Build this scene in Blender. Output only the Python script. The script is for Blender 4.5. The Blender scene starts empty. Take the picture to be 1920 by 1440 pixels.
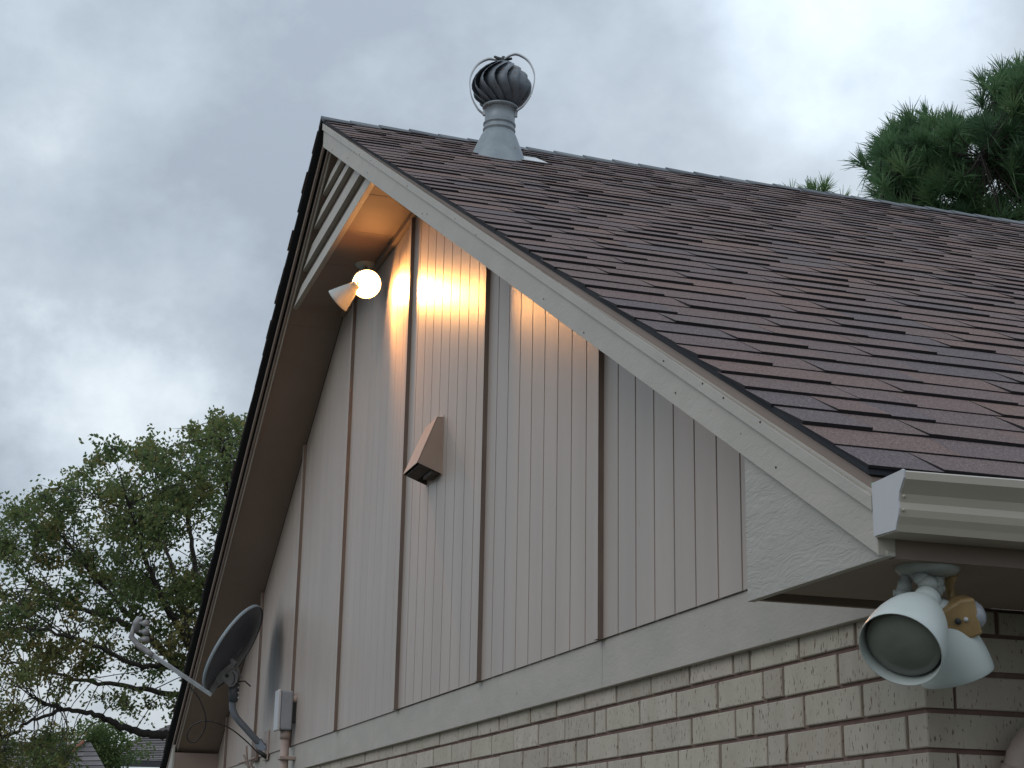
import bpy, bmesh, math, random
from mathutils import Vector as V, Matrix, noise as mnoise
random.seed(7)
SC = bpy.context.scene
COL = SC.collection
rad = math.radians
# ------------------------------------------------------------------ camera
CP = V((3.06566, -1.85364, -0.49454))
F = V((-0.91614, 0.28765, 0.27919)); R = V((0.30445, 0.95236, 0.0178)); U = V((0.26077, -0.1013, 0.96007))
FPX = 3150.2
cd = bpy.data.cameras.new('camera'); cam = bpy.data.objects.new('camera', cd); COL.objects.link(cam)
M = Matrix((R, U, -F)).transposed().to_4x4(); M.translation = CP
cam.matrix_world = M
cd.sensor_width = 36; cd.lens = FPX/1920*36; cd.clip_start = .05; cd.clip_end = 2000
SC.camera = cam
# ------------------------------------------------------------------ world: overcast dusk sky
w = bpy.data.worlds.new('World'); SC.world = w; w.use_nodes = True
nt = w.node_tree; nt.nodes.clear(); N = nt.nodes.new; L = nt.links.new
def wmath(op, a, b=None, c=None):
    n = N('ShaderNodeMath'); n.operation = op
    for i, x in enumerate((a, b, c)):
        if x is None: continue
        if isinstance(x, (int, float)): n.inputs[i].default_value = x
        else: L(x, n.inputs[i])
    return n.outputs[0]
out = N('ShaderNodeOutputWorld')
sky = N('ShaderNodeTexSky'); sky.sky_type = 'NISHITA'; sky.sun_disc = False
sky.sun_elevation = rad(14); sky.sun_rotation = rad(-52)
b1 = N('ShaderNodeBackground'); b1.inputs[1].default_value = .05; L(sky.outputs[0], b1.inputs[0])
tc = N('ShaderNodeTexCoord'); sep = N('ShaderNodeSeparateXYZ'); L(tc.outputs['Generated'], sep.inputs[0])
# project directions on a cloud layer so that the clouds flatten towards the horizon
zc = wmath('MAXIMUM', sep.outputs[2], 0.0); zz = wmath('ADD', zc, .62)
cmb = N('ShaderNodeCombineXYZ'); L(wmath('DIVIDE', sep.outputs[0], zz), cmb.inputs[0]); L(wmath('DIVIDE', sep.outputs[1], zz), cmb.inputs[1])
cmb.inputs[2].default_value = 3.7
n1 = N('ShaderNodeTexNoise'); n1.inputs['Scale'].default_value = 3.4; n1.inputs['Detail'].default_value = 5; n1.inputs['Roughness'].default_value = .46; n1.inputs['Distortion'].default_value = .15
L(cmb.outputs[0], n1.inputs['Vector'])
n2 = N('ShaderNodeTexNoise'); n2.inputs['Scale'].default_value = 9; n2.inputs['Detail'].default_value = 6; n2.inputs['Roughness'].default_value = .6
L(cmb.outputs[0], n2.inputs['Vector'])
mx = wmath('ADD', wmath('MULTIPLY', n1.outputs[0], .62), wmath('MULTIPLY', n2.outputs[0], .38))
ramp = N('ShaderNodeValToRGB'); L(mx, ramp.inputs[0])
el = ramp.color_ramp.elements
el[0].position = .38; el[0].color = (.39, .455, .54, 1)
el[1].position = .66; el[1].color = (.82, .89, .94, 1)
e = el.new(.52); e.color = (.55, .635, .72, 1)
# overcast sky brightens towards the zenith
grad = wmath('MULTIPLY_ADD', zc, .75, .80)
b2 = N('ShaderNodeBackground'); L(ramp.outputs[0], b2.inputs[0])
# thin spot in the cloud where the hidden sun brightens it
dt = N('ShaderNodeVectorMath'); dt.operation = 'DOT_PRODUCT'; L(tc.outputs['Generated'], dt.inputs[0])
bd = (F + R*((1570-960)/FPX) - U*((-20-720)/FPX)).normalized(); dt.inputs[1].default_value = bd
mrs = N('ShaderNodeMapRange'); mrs.interpolation_type = 'SMOOTHERSTEP'; mrs.inputs[1].default_value = .992; mrs.inputs[2].default_value = 1.0; mrs.inputs[3].default_value = 0; mrs.inputs[4].default_value = .75
L(wmath('ADD', dt.outputs['Value'], wmath('MULTIPLY', wmath('SUBTRACT', n1.outputs[0], .5), .012)), mrs.inputs[0])
dt2 = N('ShaderNodeVectorMath'); dt2.operation = 'DOT_PRODUCT'; L(tc.outputs['Generated'], dt2.inputs[0])
dt2.inputs[1].default_value = (F + R*((215-960)/FPX) - U*((800-720)/FPX)).normalized()
mr2 = N('ShaderNodeMapRange'); mr2.interpolation_type = 'SMOOTHERSTEP'; mr2.inputs[1].default_value = .9955; mr2.inputs[2].default_value = 1.0; mr2.inputs[3].default_value = 0; mr2.inputs[4].default_value = .15
L(wmath('ADD', dt2.outputs['Value'], wmath('MULTIPLY', wmath('SUBTRACT', n2.outputs[0], .5), .01)), mr2.inputs[0])
L(wmath('ADD', wmath('ADD', grad, mrs.outputs[0]), mr2.outputs[0]), b2.inputs[1])
mix = N('ShaderNodeMixShader'); mix.inputs[0].default_value = .93
L(b1.outputs[0], mix.inputs[1]); L(b2.outputs[0], mix.inputs[2]); L(mix.outputs[0], out.inputs[0])
# weak diffuse sun behind the cloud
sd = bpy.data.lights.new('sun', 'SUN'); so = bpy.data.objects.new('sun', sd); COL.objects.link(so)
sd.energy = .5; sd.angle = rad(35); sd.color = (1, .96, .92)
so.rotation_euler = (rad(58), 0, rad(28))
SC.view_settings.view_transform = 'Standard'; SC.view_settings.look = 'None'; SC.view_settings.exposure = 0; SC.view_settings.gamma = 1
SC.view_settings.use_curve_mapping = False
SC.render.engine = 'CYCLES'
# ------------------------------------------------------------------ helpers
def ray(u, v): return F + R*((u-960)/FPX) - U*((v-720)/FPX)
def at(u, v, t): return CP + ray(u, v)*t
def pl(u, v, n, d):
    n = V(n); r = ray(u, v); return CP + r*((d-CP.dot(n))/r.dot(n))
def mat(name, col, rough=.6, metal=0, var=None, vs=3, bump=0, bs=60, bstretch=(1, 1, 1), fleck=None, shade=None, spec=.5, trans=None, detail=5, dist=.0, streak=None):
    m = bpy.data.materials.new(name); m.use_nodes = True; t = m.node_tree; b = t.nodes['Principled BSDF']
    b.inputs['Roughness'].default_value = rough; b.inputs['Metallic'].default_value = metal; b.inputs['Specular IOR Level'].default_value = spec
    n = t.nodes.new; l = t.links.new
    g = n('ShaderNodeNewGeometry'); tcn = n('ShaderNodeTexCoord'); mp = n('ShaderNodeMapping'); l(g.outputs['Position'], mp.inputs[0]); mp.inputs['Scale'].default_value = bstretch
    c = n('ShaderNodeRGB'); c.outputs[0].default_value = (*col, 1); cur = c.outputs[0]
    def mixc(f, a, bcol, kind='MIX'):
        q = n('ShaderNodeMix'); q.data_type = 'RGBA'; q.blend_type = kind
        if isinstance(f, float): q.inputs[0].default_value = f
        else: l(f, q.inputs[0])
        l(a, q.inputs[6])
        if isinstance(bcol, tuple): q.inputs[7].default_value = (*bcol, 1)
        else: l(bcol, q.inputs[7])
        return q.outputs[2]
    if shade:   # per-piece attribute picks a colour off a ramp
        a = n('ShaderNodeAttribute'); a.attribute_name = 'shade'
        r = n('ShaderNodeValToRGB'); l(a.outputs['Fac'], r.inputs[0])
        e = r.color_ramp.elements
        e[0].position = shade[0][0]; e[0].color = (*shade[0][1], 1); e[1].position = shade[-1][0]; e[1].color = (*shade[-1][1], 1)
        for p, q in shade[1:-1]:
            x = e.new(p); x.color = (*q, 1)
        cur = r.outputs[0]
    if var:
        no = n('ShaderNodeTexNoise'); no.inputs['Scale'].default_value = vs; no.inputs['Detail'].default_value = 6; no.inputs['Roughness'].default_value = .6
        l(mp.outputs[0], no.inputs['Vector'])
        r = n('ShaderNodeMapRange'); r.inputs[1].default_value = .35; r.inputs[2].default_value = .68; l(no.outputs[0], r.inputs[0])
        cur = mixc(r.outputs[0], cur, mixc(1.0, cur, var, 'MULTIPLY'))
    if streak:   # (colour, scale vector, noise scale, threshold)
        m2 = n('ShaderNodeMapping'); l(g.outputs['Position'], m2.inputs[0]); m2.inputs['Scale'].default_value = streak[1]
        no = n('ShaderNodeTexNoise'); no.inputs['Scale'].default_value = streak[2]; no.inputs['Detail'].default_value = 4; l(m2.outputs[0], no.inputs['Vector'])
        r = n('ShaderNodeMapRange'); r.inputs[1].default_value = streak[3]; r.inputs[2].default_value = streak[3]+.06; l(no.outputs[0], r.inputs[0])
        cur = mixc(r.outputs[0], cur, streak[0])
    if fleck:    # (colour, scale, threshold)
        no = n('ShaderNodeTexNoise'); no.inputs['Scale'].default_value = fleck[1]; no.inputs['Detail'].default_value = 3; l(mp.outputs[0], no.inputs['Vector'])
        r = n('ShaderNodeMapRange'); r.inputs[1].default_value = fleck[2]; r.inputs[2].default_value = fleck[2]+.05; l(no.outputs[0], r.inputs[0])
        cur = mixc(r.outputs[0], cur, fleck[0])
    l(cur, b.inputs['Base Color'])
    if bump:
        no = n('ShaderNodeTexNoise'); no.inputs['Scale'].default_value = bs; no.inputs['Detail'].default_value = detail; no.inputs['Roughness'].default_value = .62; no.inputs['Distortion'].default_value = dist
        l(mp.outputs[0], no.inputs['Vector'])
        bu = n('ShaderNodeBump'); bu.inputs['Strength'].default_value = .8; bu.inputs['Distance'].default_value = bump
        l(no.outputs[0], bu.inputs['Height']); l(bu.outputs[0], b.inputs['Normal'])
    if trans:
        tr = n('ShaderNodeBsdfTranslucent'); l(cur, tr.inputs[0]); ms = n('ShaderNodeMixShader'); ms.inputs[0].default_value = trans
        l(b.outputs[0], ms.inputs[1]); l(tr.outputs[0], ms.inputs[2]); l(ms.outputs[0], t.nodes['Material Output'].inputs[0])
    return m
class MB:
    def __init__(s): s.v = []; s.f = []; s.m = []; s.a = []; s.sm = []
    def quad(s, pts, mi=0, sh=None, smooth=False):
        k = len(s.v); s.v += [tuple(p) for p in pts]; s.f.append(tuple(range(k, k+len(pts)))); s.m.append(mi); s.a.append(sh if sh is not None else .5); s.sm.append(smooth); return s
    def hexa(s, p, mi=0, sh=.5, side=None, top=None):
        # p: bottom 4 (ccw seen from above), top 4
        k = len(s.v); s.v += [tuple(q) for q in p]
        for i, f in enumerate(((3, 2, 1, 0), (4, 5, 6, 7), (0, 1, 5, 4), (1, 2, 6, 5), (2, 3, 7, 6), (3, 0, 4, 7))):
            s.f.append(tuple(k+j for j in f)); s.m.append(side if (side is not None and i >= 2) else mi); s.a.append(sh); s.sm.append(False)
        return s
    def box(s, x0, x1, y0, y1, z0, z1, mi=0, sh=.5, side=None):
        return s.hexa([(x0, y0, z0), (x1, y0, z0), (x1, y1, z0), (x0, y1, z0), (x0, y0, z1), (x1, y0, z1), (x1, y1, z1), (x0, y1, z1)], mi, sh, side)
    def rings(s, rs, mi=0, closed=True, cap=(True, True), smooth=True):
        k = len(s.v); n = len(rs[0])
        for r in rs: s.v += [tuple(p) for p in r]
        for i in range(len(rs)-1):
            for j in range(n if closed else n-1):
                a = k+i*n+j; b = k+i*n+(j+1) % n
                s.f.append((a, b, b+n, a+n)); s.m.append(mi); s.a.append(.5); s.sm.append(smooth)
        if cap[0]: s.f.append(tuple(k+j for j in reversed(range(n)))); s.m.append(mi); s.a.append(.5); s.sm.append(False)
        if cap[1]: s.f.append(tuple(k+(len(rs)-1)*n+j for j in range(n))); s.m.append(mi); s.a.append(.5); s.sm.append(False)
        return s
    def lathe(s, o, ax, prof, n=28, mi=0, cap=(False, False)):
        ax = V(ax).normalized(); a = ax.orthogonal().normalized(); b = ax.cross(a); o = V(o)
        return s.rings([[o+ax*h+(a*math.cos(2*math.pi*j/n)+b*math.sin(2*math.pi*j/n))*r for j in range(n)] for r, h in prof], mi, True, cap)
    def tube(s, pts, r, n=8, mi=0, cap=(True, True)):
        pts = [V(p) for p in pts]; rs = []
        rr = r if isinstance(r, (list, tuple)) else [r]*len(pts)
        up = None
        for i, p in enumerate(pts):
            d = (pts[min(i+1, len(pts)-1)]-pts[max(i-1, 0)]).normalized()
            if up is None: up = d.orthogonal().normalized()
            up = (up-d*up.dot(d))
            up = up.normalized() if up.length > 1e-6 else d.orthogonal().normalized()
            b = d.cross(up)
            rs.append([p+(up*math.cos(2*math.pi*j/n)+b*math.sin(2*math.pi*j/n))*rr[i] for j in range(n)])
        return s.rings(rs, mi, True, cap)
    def build(s, name, mats, parent=None, bevel=0, kind=None):
        me = bpy.data.meshes.new(name); me.from_pydata(s.v, [], s.f)
        for x in (mats if isinstance(mats, (list, tuple)) else [mats]): me.materials.append(x)
        me.polygons.foreach_set('material_index', s.m); me.polygons.foreach_set('use_smooth', s.sm)
        at_ = me.attributes.new('shade', 'FLOAT', 'FACE'); at_.data.foreach_set('value', s.a)
        me.update()
        o = bpy.data.objects.new(name, me); COL.objects.link(o)
        if parent: o.parent = parent
        if bevel:
            bv = o.modifiers.new('bevel', 'BEVEL'); bv.width = bevel; bv.segments = 2; bv.limit_method = 'ANGLE'; bv.harden_normals = False
        if kind: o['kind'] = kind
        return o
def empty(name, loc=(0, 0, 0), parent=None, label=None, cat=None, group=None):
    o = bpy.data.objects.new(name, None); COL.objects.link(o); o.empty_display_size = .1
    if parent: o.parent = parent
    else: o.location = loc
    if label: o['label'] = label
    if cat: o['category'] = cat
    if group: o['group'] = group
    return o
def frame_to(root): # parts are built in world coordinates, then re-expressed under their thing
    bpy.context.view_layer.update()
    inv = root.matrix_world.inverted()
    for ch in root.children: ch.matrix_parent_inverse = inv
def spline(pts, k=8):
    pts = [V(p) for p in pts]; P = [pts[0]*2-pts[1]]+pts+[pts[-1]*2-pts[-2]]; o = []
    for i in range(1, len(P)-2):
        for j in range(k):
            t = j/k; a, b, c, d = P[i-1:i+3]
            o.append(.5*((2*b)+(c-a)*t+(2*a-5*b+4*c-d)*t*t+(3*b-a-3*c+d)*t**3))
    o.append(pts[-1]); return o
# ------------------------------------------------------------------ materials
PAINT = (.455, .39, .345)
m_paint = mat('trim_paint', (.47, .43, .38), .55, var=(.86, .88, .87), vs=4, bump=.0016, bs=38, bstretch=(1, 1, 2.2), fleck=((.20, .18, .15), 26, .72), dist=.6)
m_siding = mat('siding_paint', PAINT, .42, var=(.88, .88, .88), vs=2.0, bump=.0008, bs=45, bstretch=(3, 3, .35), fleck=((.28, .25, .21), 20, .725))
m_ply = mat('plywood_paint', (.43, .405, .365), .55, var=(.88, .9, .88), vs=6, bump=.0032, bs=15, bstretch=(.7, 1, 2.6), dist=2.6, detail=4, fleck=((.22, .2, .17), 30, .75))
m_batten_edge = mat('batten_edge_shade', (.215, .16, .13), .7, var=(.75, .75, .75), vs=14, bump=.001, bs=60, bstretch=(3, 3, .4))  # dark brown carries the shade on the painted batten sides
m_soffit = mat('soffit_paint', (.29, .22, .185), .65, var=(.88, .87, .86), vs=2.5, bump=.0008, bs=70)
m_gap = mat('recess_wood', (.09, .07, .058), .85, var=(.7, .7, .7), vs=9)
m_mortar = mat('mortar', (.20, .125, .105), .9, var=(.7, .7, .68), vs=30, bump=.002, bs=160)
m_brick = mat('cream_brick', PAINT, .8, shade=[(0, (.43, .38, .31)), (.3, (.48, .43, .355)), (.7, (.50, .455, .37)), (1, (.56, .49, .42))], var=(.86, .84, .82), vs=14, bump=.0022, bs=110, bstretch=(1, 1, .5),
              streak=((.17, .11, .09), (1, 1, .32), 165, .615))
m_shingle = mat('asphalt_shingle', (.1, .08, .07), .9, shade=[(0, (.185, .155, .158)), (.3, (.21, .16, .155)), (.62, (.235, .168, .156)), (.85, (.265, .175, .15)), (1, (.21, .17, .167))],
                var=(.40, .38, .40), vs=190, bump=.0022, bs=420, spec=.25, detail=2, fleck=((.48, .40, .37), 300, .64))
m_butt = mat('asphalt_butt', (.014, .012, .014), .9, bump=.001, bs=300)
m_ridge = mat('ridge_cap_grey', (.13, .145, .16), .85, shade=[(0, (.10, .11, .125)), (1, (.19, .205, .22))], bump=.0012, bs=400, detail=2)
m_deck = mat('roof_felt', (.02, .022, .028), .9, bump=.001, bs=200)
m_drip = mat('drip_metal', (.17, .21, .27), .45, metal=.3, var=(.7, .7, .75), vs=20)
m_gutter = mat('gutter_enamel', (.46, .41, .345), .32, var=(.90, .89, .87), vs=3, bump=.0006, bs=25, fleck=((.3, .26, .2), 22, .77))
m_gutter_cap = mat('gutter_end_metal', (.50, .50, .51), .35, var=(.92, .92, .92), vs=9)
m_galv = mat('galvanised_steel', (.30, .335, .355), .5, metal=.4, fleck=((.20, .18, .16), 16, .66), var=(.72, .75, .78), vs=9, bump=.0006, bs=40)
m_galv_dk = mat('weathered_steel', (.20, .225, .25), .5, metal=.4, var=(.6, .6, .62), vs=14, fleck=((.16, .11, .085), 22, .62), bump=.0006, bs=50)
m_galv_lt = mat('bright_flashing', (.62, .64, .66), .4, metal=.3, var=(.8, .8, .8), vs=12)
m_dark = mat('dark_metal', (.03, .035, .035), .6)
m_hood = mat('hood_paint', (.46, .35, .29), .35, var=(.9, .88, .86), vs=10, bump=.0005, bs=60)
m_hood_in = mat('hood_inside', (.09, .065, .055), .7, var=(.6, .6, .6), vs=25)
m_dish = mat('dish_grey', (.095, .105, .125), .45, var=(.8, .8, .82), vs=8)
m_dish_rim = mat('dish_rim_grey', (.27, .33, .37), .45)
m_bracket = mat('bracket_grey', (.27, .275, .29), .4, metal=.3, var=(.7, .68, .68), vs=18)
m_mast = mat('mast_grey', (.23, .26, .31), .4, metal=.2, var=(.85, .85, .85), vs=12)
m_arm = mat('feed_arm_metal', (.46, .49, .52), .35, metal=.4, var=(.7, .7, .7), vs=14)
m_lnb = mat('feed_plastic', (.33, .34, .36), .5, var=(.75, .72, .70), vs=30)
m_cable = mat('black_cable', (.012, .012, .013), .45)
m_box = mat('utility_box_grey', (.30, .32, .345), .45, var=(.86, .86, .88), vs=10)
m_box_lt = mat('utility_box_cover', (.50, .51, .53), .4)
m_conduit = mat('painted_conduit', (.40, .32, .28), .5, var=(.85, .83, .82), vs=12)
m_white = mat('lamp_white_enamel', (.50, .54, .52), .38, var=(.92, .93, .92), vs=12)
m_base = mat('lamp_base_enamel', (.38, .40, .38), .4, var=(.82, .84, .82), vs=30, fleck=((.2, .17, .12), 60, .72))
m_yellow = mat('yellowed_plastic', (.34, .225, .10), .45, var=(.75, .72, .65), vs=30)
m_lens = mat('sensor_lens', (.32, .33, .36), .3)
m_glass = mat('flood_glass', (.15, .165, .145), .2, var=(1.35, 1.3, 1.3), vs=9, spec=.7, bump=.0008, bs=60)
m_bark = mat('bark', (.055, .046, .04), .9, var=(.6, .6, .6), vs=12, bump=.01, bs=16)
m_leaf = mat('leaf', (.05, .08, .03), .55, shade=[(0, (.095, .15, .06)), (.4, (.16, .21, .08)), (.75, (.23, .225, .08)), (1, (.29, .22, .09))], trans=.5, spec=.3)
m_needle = mat('pine_needle', (.03, .08, .03), .5, shade=[(0, (.07, .14, .075)), (.6, (.12, .22, .10)), (1, (.19, .29, .12))], trans=.4, spec=.3)
m_broof = mat('far_roof_shingle', (.17, .155, .155), .9, shade=[(0, (.13, .12, .12)), (1, (.22, .20, .20))], var=(.75, .75, .75), vs=3)
m_red = mat('reddish_trim', (.28, .10, .06), .7)
m_bwall = mat('far_wall_brick', (.08, .055, .045), .9, var=(.7, .7, .7), vs=4)
m_dkfascia = mat('dark_fascia', (.045, .045, .055), .7)
m_grass = mat('grass', (.085, .085, .06), .9, var=(.7, .7, .65), vs=2, bump=.03, bs=20)
# stain on the siding beside the dish: dark soot with a shape of its own
t = m_siding.node_tree; b = t.nodes['Principled BSDF']
src = b.inputs['Base Color'].links[0].from_socket
g = t.nodes.new('ShaderNodeNewGeometry'); sp = t.nodes.new('ShaderNodeSeparateXYZ'); t.links.new(g.outputs['Position'], sp.inputs[0])
def tm(op, a, bb):
    n = t.nodes.new('ShaderNodeMath'); n.operation = op
    for i, x in enumerate((a, bb)):
        if isinstance(x, (int, float)): n.inputs[i].default_value = x
        else: t.links.new(x, n.inputs[i])
    return n.outputs[0]
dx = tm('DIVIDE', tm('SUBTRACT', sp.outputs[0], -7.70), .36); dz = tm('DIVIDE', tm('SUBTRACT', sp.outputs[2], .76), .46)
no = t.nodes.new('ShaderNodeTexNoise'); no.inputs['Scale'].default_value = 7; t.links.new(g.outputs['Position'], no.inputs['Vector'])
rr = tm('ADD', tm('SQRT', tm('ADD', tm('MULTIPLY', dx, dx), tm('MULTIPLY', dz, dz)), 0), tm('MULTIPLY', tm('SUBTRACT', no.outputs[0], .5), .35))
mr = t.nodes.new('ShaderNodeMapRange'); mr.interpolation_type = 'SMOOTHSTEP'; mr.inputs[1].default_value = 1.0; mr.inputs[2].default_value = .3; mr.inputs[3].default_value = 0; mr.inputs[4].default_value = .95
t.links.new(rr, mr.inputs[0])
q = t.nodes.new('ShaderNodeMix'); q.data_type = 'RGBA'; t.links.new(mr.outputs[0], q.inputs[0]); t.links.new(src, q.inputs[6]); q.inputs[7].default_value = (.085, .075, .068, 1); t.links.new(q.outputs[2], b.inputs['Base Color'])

# ------------------------------------------------------------------ setting
GZ = -2.15
MB().quad([(-600, -600, GZ), (600, -600, GZ), (600, 600, GZ), (-600, 600, GZ)]).build('ground', m_grass, kind='structure')
# ------------------------------------------------------------------ the house
XA, ZR, S = -5.037, 3.33, .5623
XE = .507; XL = 2*XA-XE; YR = -.392; YB = 5.6
CS = 1/math.sqrt(1+S*S); SN = S*CS
def ztop(x): return ZR-S*abs(x-XA)
house = empty('house', label='low gabled house with cream brick walls, beige board siding and brown shingle roof', cat='house')
# --- siding
BX = [-1.807-1.305*n for n in range(7)]
edges = [-.045]+BX+[-10.35]
YS = -.020
gable = MB().box(-10.5, -.05, .012, .10, .06, .2)   # backing of the gable
bk = MB()
bk.quad([(-10.35, .03, .06), (-.05, .03, .06), (-.05, .03, ztop(-.05)-.2), (XA, .03, ZR-.2), (-10.35, .03, ztop(-10.35)-.2)])
gw = bk.build('gable_wall', m_gap, house)
for i in range(len(edges)-1):
    x1, x0 = edges[i], edges[i+1]
    p = MB(); base = BX[0]
    xs = [x0+.003]
    k = math.ceil((x0+.06-base)/.145); gs = []
    while base+k*.145 < x1-.05:
        gs.append(base+k*.145); k += 1
    prof = [(x0+.003, YS)]
    gd, gh = (.008, .0042) if i < 3 else (.0016, .0026)
    for gx in gs: prof += [(gx-gh, YS), (gx-gh*.7, YS+gd), (gx+gh*.7, YS+gd), (gx+gh, YS)]
    prof.append((x1-.003, YS))
    zb = .203+random.uniform(-.002, .002)
    def zt(x): return min(ztop(x)-.165, 2.608)
    pr2 = []
    for a, c in zip(prof, prof[1:]):
        pr2.append(a)
        for xx in (XA,):
            if a[0] < xx < c[0]: pr2.append((xx, a[1]))
    pr2.append(prof[-1])
    for a, c in zip(pr2, pr2[1:]):
        p.quad([(a[0], a[1], zb), (c[0], c[1], zb), (c[0], c[1], zt(c[0])), (a[0], a[1], zt(a[0]))])
        p.quad([(a[0], .01, zb), (c[0], .01, zb), (c[0], c[1], zb), (a[0], a[1], zb)])
    for a in (pr2[0], pr2[-1]):
        p.quad([(a[0], a[1], zb), (a[0], .01, zb), (a[0], .01, zt(a[0])), (a[0], a[1], zt(a[0]))])
    p.build('siding_panel', m_siding, gw)
for n, x in enumerate(BX):
    p = MB(); z1 = min(ztop(x)-.17, 2.598); z0 = .200
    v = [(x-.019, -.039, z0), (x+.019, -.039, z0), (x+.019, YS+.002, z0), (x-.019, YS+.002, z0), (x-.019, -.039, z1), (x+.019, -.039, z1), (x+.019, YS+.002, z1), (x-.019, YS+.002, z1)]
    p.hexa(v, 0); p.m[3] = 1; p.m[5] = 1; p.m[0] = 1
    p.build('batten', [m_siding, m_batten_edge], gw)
# frieze board in lengths
fz = [-.13, -1.82, -4.9, -8.0, -10.4]
for a, c in zip(fz, fz[1:]):
    MB().box(c+.0015, a-.0015, -.012, .012, .0546, .201).build('frieze_board', m_paint, gw, bevel=.0015)
MB().box(-.13+.002, 0.0, -.004, .012, .056, .2).build('frieze_return', m_soffit, gw)
# --- brick walls
bw = MB().box(-10.3, -.012, .018, .11, GZ, .075).build('brick_wall', m_mortar, house)
bricks = []
def brick(x0, x1, y0, y1, z0, z1, face):
    j = lambda: random.uniform(-.0013, .0013)
    x0 += j(); x1 += j() if face == 'g' and x1 < -.001 else 0; z0 += j(); z1 += j(); y0 += j() if face == 'g' else 0
    if face == 's': y0 += j() if y0 > .02 else 0; y1 += j(); x1 += j()
    bricks.append((x0, x1, y0, y1, z0, z1, face))
HC = .08; MT = .0052
first = {-1: [-.003, -.28, -.555, -.825, -.924], 0: [0, -.085, -.367, -.641, -.752], 1: [0, -.262, -.536, -.812, -.917], 2: [0, -.081, -.359, -.633, -.735], 3: [0, -.27, -.545, -.64], 4: [0, -.09, -.362, -.64]}
for k in range(-1, 26):
    js = list(first[k] if k in first else first[k % 4 if k % 4 else 4])
    while js[-1] > -10.2:
        js.append(js[-1]-.275+random.uniform(-.004, .004))
        if random.random() < .06: js.append(js[-1]-.1)
    for a, c in zip(js, js[1:]):
        z1 = -k*HC-MT; z0 = -(k+1)*HC+MT
        if k == -1: z1 = .070
        brick(c+MT*1.35, a-(MT*1.35 if a < -.001 else 0), .010, (.262-MT if (a > -.001 and k % 2 == 0) else .075), z0, z1, 'g')
    # side wall: leaves the corner brick of the gable to show its end
    z1 = -k*HC-MT if k > -1 else .052; z0 = -(k+1)*HC+MT
    prev = .0755 if k % 2 else .262
    js = [prev+.275+(.006 if k % 2 else 0)] if k >= 0 else [.19]
    while js[-1] < 5.4: js.append(js[-1]+.275)
    for y in js:
        brick(-.06, .0, prev+MT*1.4, y-MT*.9, z0, z1, 's')
        prev = y
MB().box(-.09, -.008, .02, 5.5, GZ, .06).build('side_mortar', m_mortar, bw)
def infr(p):
    d = V(p)-CP; z = d.dot(F)
    if z < .3: return None
    u = 960+FPX*d.dot(R)/z; v = 720-FPX*d.dot(U)/z
    return (z, u, v)
def brick_mesh(mb, b):
    x0, x1, y0, y1, z0, z1, f = b; c = .0022; sh = random.random()
    if f == 'g':
        o = [(x0, y0+c, z0), (x1, y0+c, z0), (x1, y0+c, z1), (x0, y0+c, z1)]; i = [(x0+c, y0, z0+c), (x1-c, y0, z0+c), (x1-c, y0, z1-c), (x0+c, y0, z1-c)]; bkk = [(x0, y1, z0), (x1, y1, z0), (x1, y1, z1), (x0, y1, z1)]
    else:
        o = [(x1-c, y0, z0), (x1-c, y1, z0), (x1-c, y1, z1), (x1-c, y0, z1)]; i = [(x1, y0+c, z0+c), (x1, y1-c, z0+c), (x1, y1-c, z1-c), (x1, y0+c, z1-c)]; bkk = [(x0, y0, z0), (x0, y1, z0), (x0, y1, z1), (x0, y0, z1)]
    mb.quad(i, 0, sh)
    for q in range(4):
        r = (q+1) % 4
        mb.quad([o[q], o[r], i[r], i[q]], 0, sh); mb.quad([bkk[q], bkk[r], o[r], o[q]], 0, sh)
vis = []
for b in bricks:
    c = ((b[0]+b[1])/2, (b[2]+b[3])/2, (b[4]+b[5])/2); q = infr(c)
    ok = q and -60 < q[1] < 1990 and q[2] < 1490
    vis.append((q[0] if ok else 1e9, b))
vis.sort(key=lambda t_: t_[0])
rest = MB()
for i, (z, b) in enumerate(vis):
    if z < 1e8 and i < 290:
        mb = MB(); brick_mesh(mb, b); mb.build('brick', m_brick, bw)
    else: brick_mesh(rest, b)
rest.build('brick_remainder', m_brick, bw, kind='stuff')
# --- roof
roof = empty('roof', parent=house)
for sgn in (1, -1):
    xe = XE-.004 if sgn == 1 else XL+.004
    d0 = .011; d1 = .024
    p = MB()
    a = [(XA, ZR-d0), (xe, ztop(xe)-d0), (xe, ztop(xe)-d1), (XA, ZR-d1)]
    yl = YR+.004 if sgn == 1 else YR-.004
    p.rings([[(x, yl, z) for x, z in a], [(x, YB, z) for x, z in a]], smooth=False)
    p.build('roof_deck', m_deck, roof)
EX = .1215/CS
def rp(s, y, h, sgn=1):   # roof coordinates: s down the slope from the ridge, y along it, h above the surface
    return V((XA+sgn*(s*CS+h*SN), y, ZR-.011-s*SN+h*CS))
def shingle(mb, s0, s1, y0, y1, hb, sh, sgn=1):
    b = .0; w0 = random.uniform(-.0028, .0028); w1 = random.uniform(-.0028, .0028)
    pts = [rp(s0, y0, 0, sgn), rp(s1+w0, y0, 0, sgn), rp(s1+w1, y1, 0, sgn), rp(s0, y1, 0, sgn), rp(s0, y0, .0012, sgn), rp(s1+w0, y0, hb+random.uniform(-.0008, .001), sgn), rp(s1+w1, y1, hb+random.uniform(-.0008, .001), sgn), rp(s0, y1, .0012, sgn)]
    if sgn < 0: pts = [pts[i] for i in (3, 2, 1, 0, 7, 6, 5, 4)]
    mb.hexa(pts, 0, sh, side=1)
ST = (XE-XA)/CS
pieces = []
nrow = int(ST/EX)+1
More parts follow.
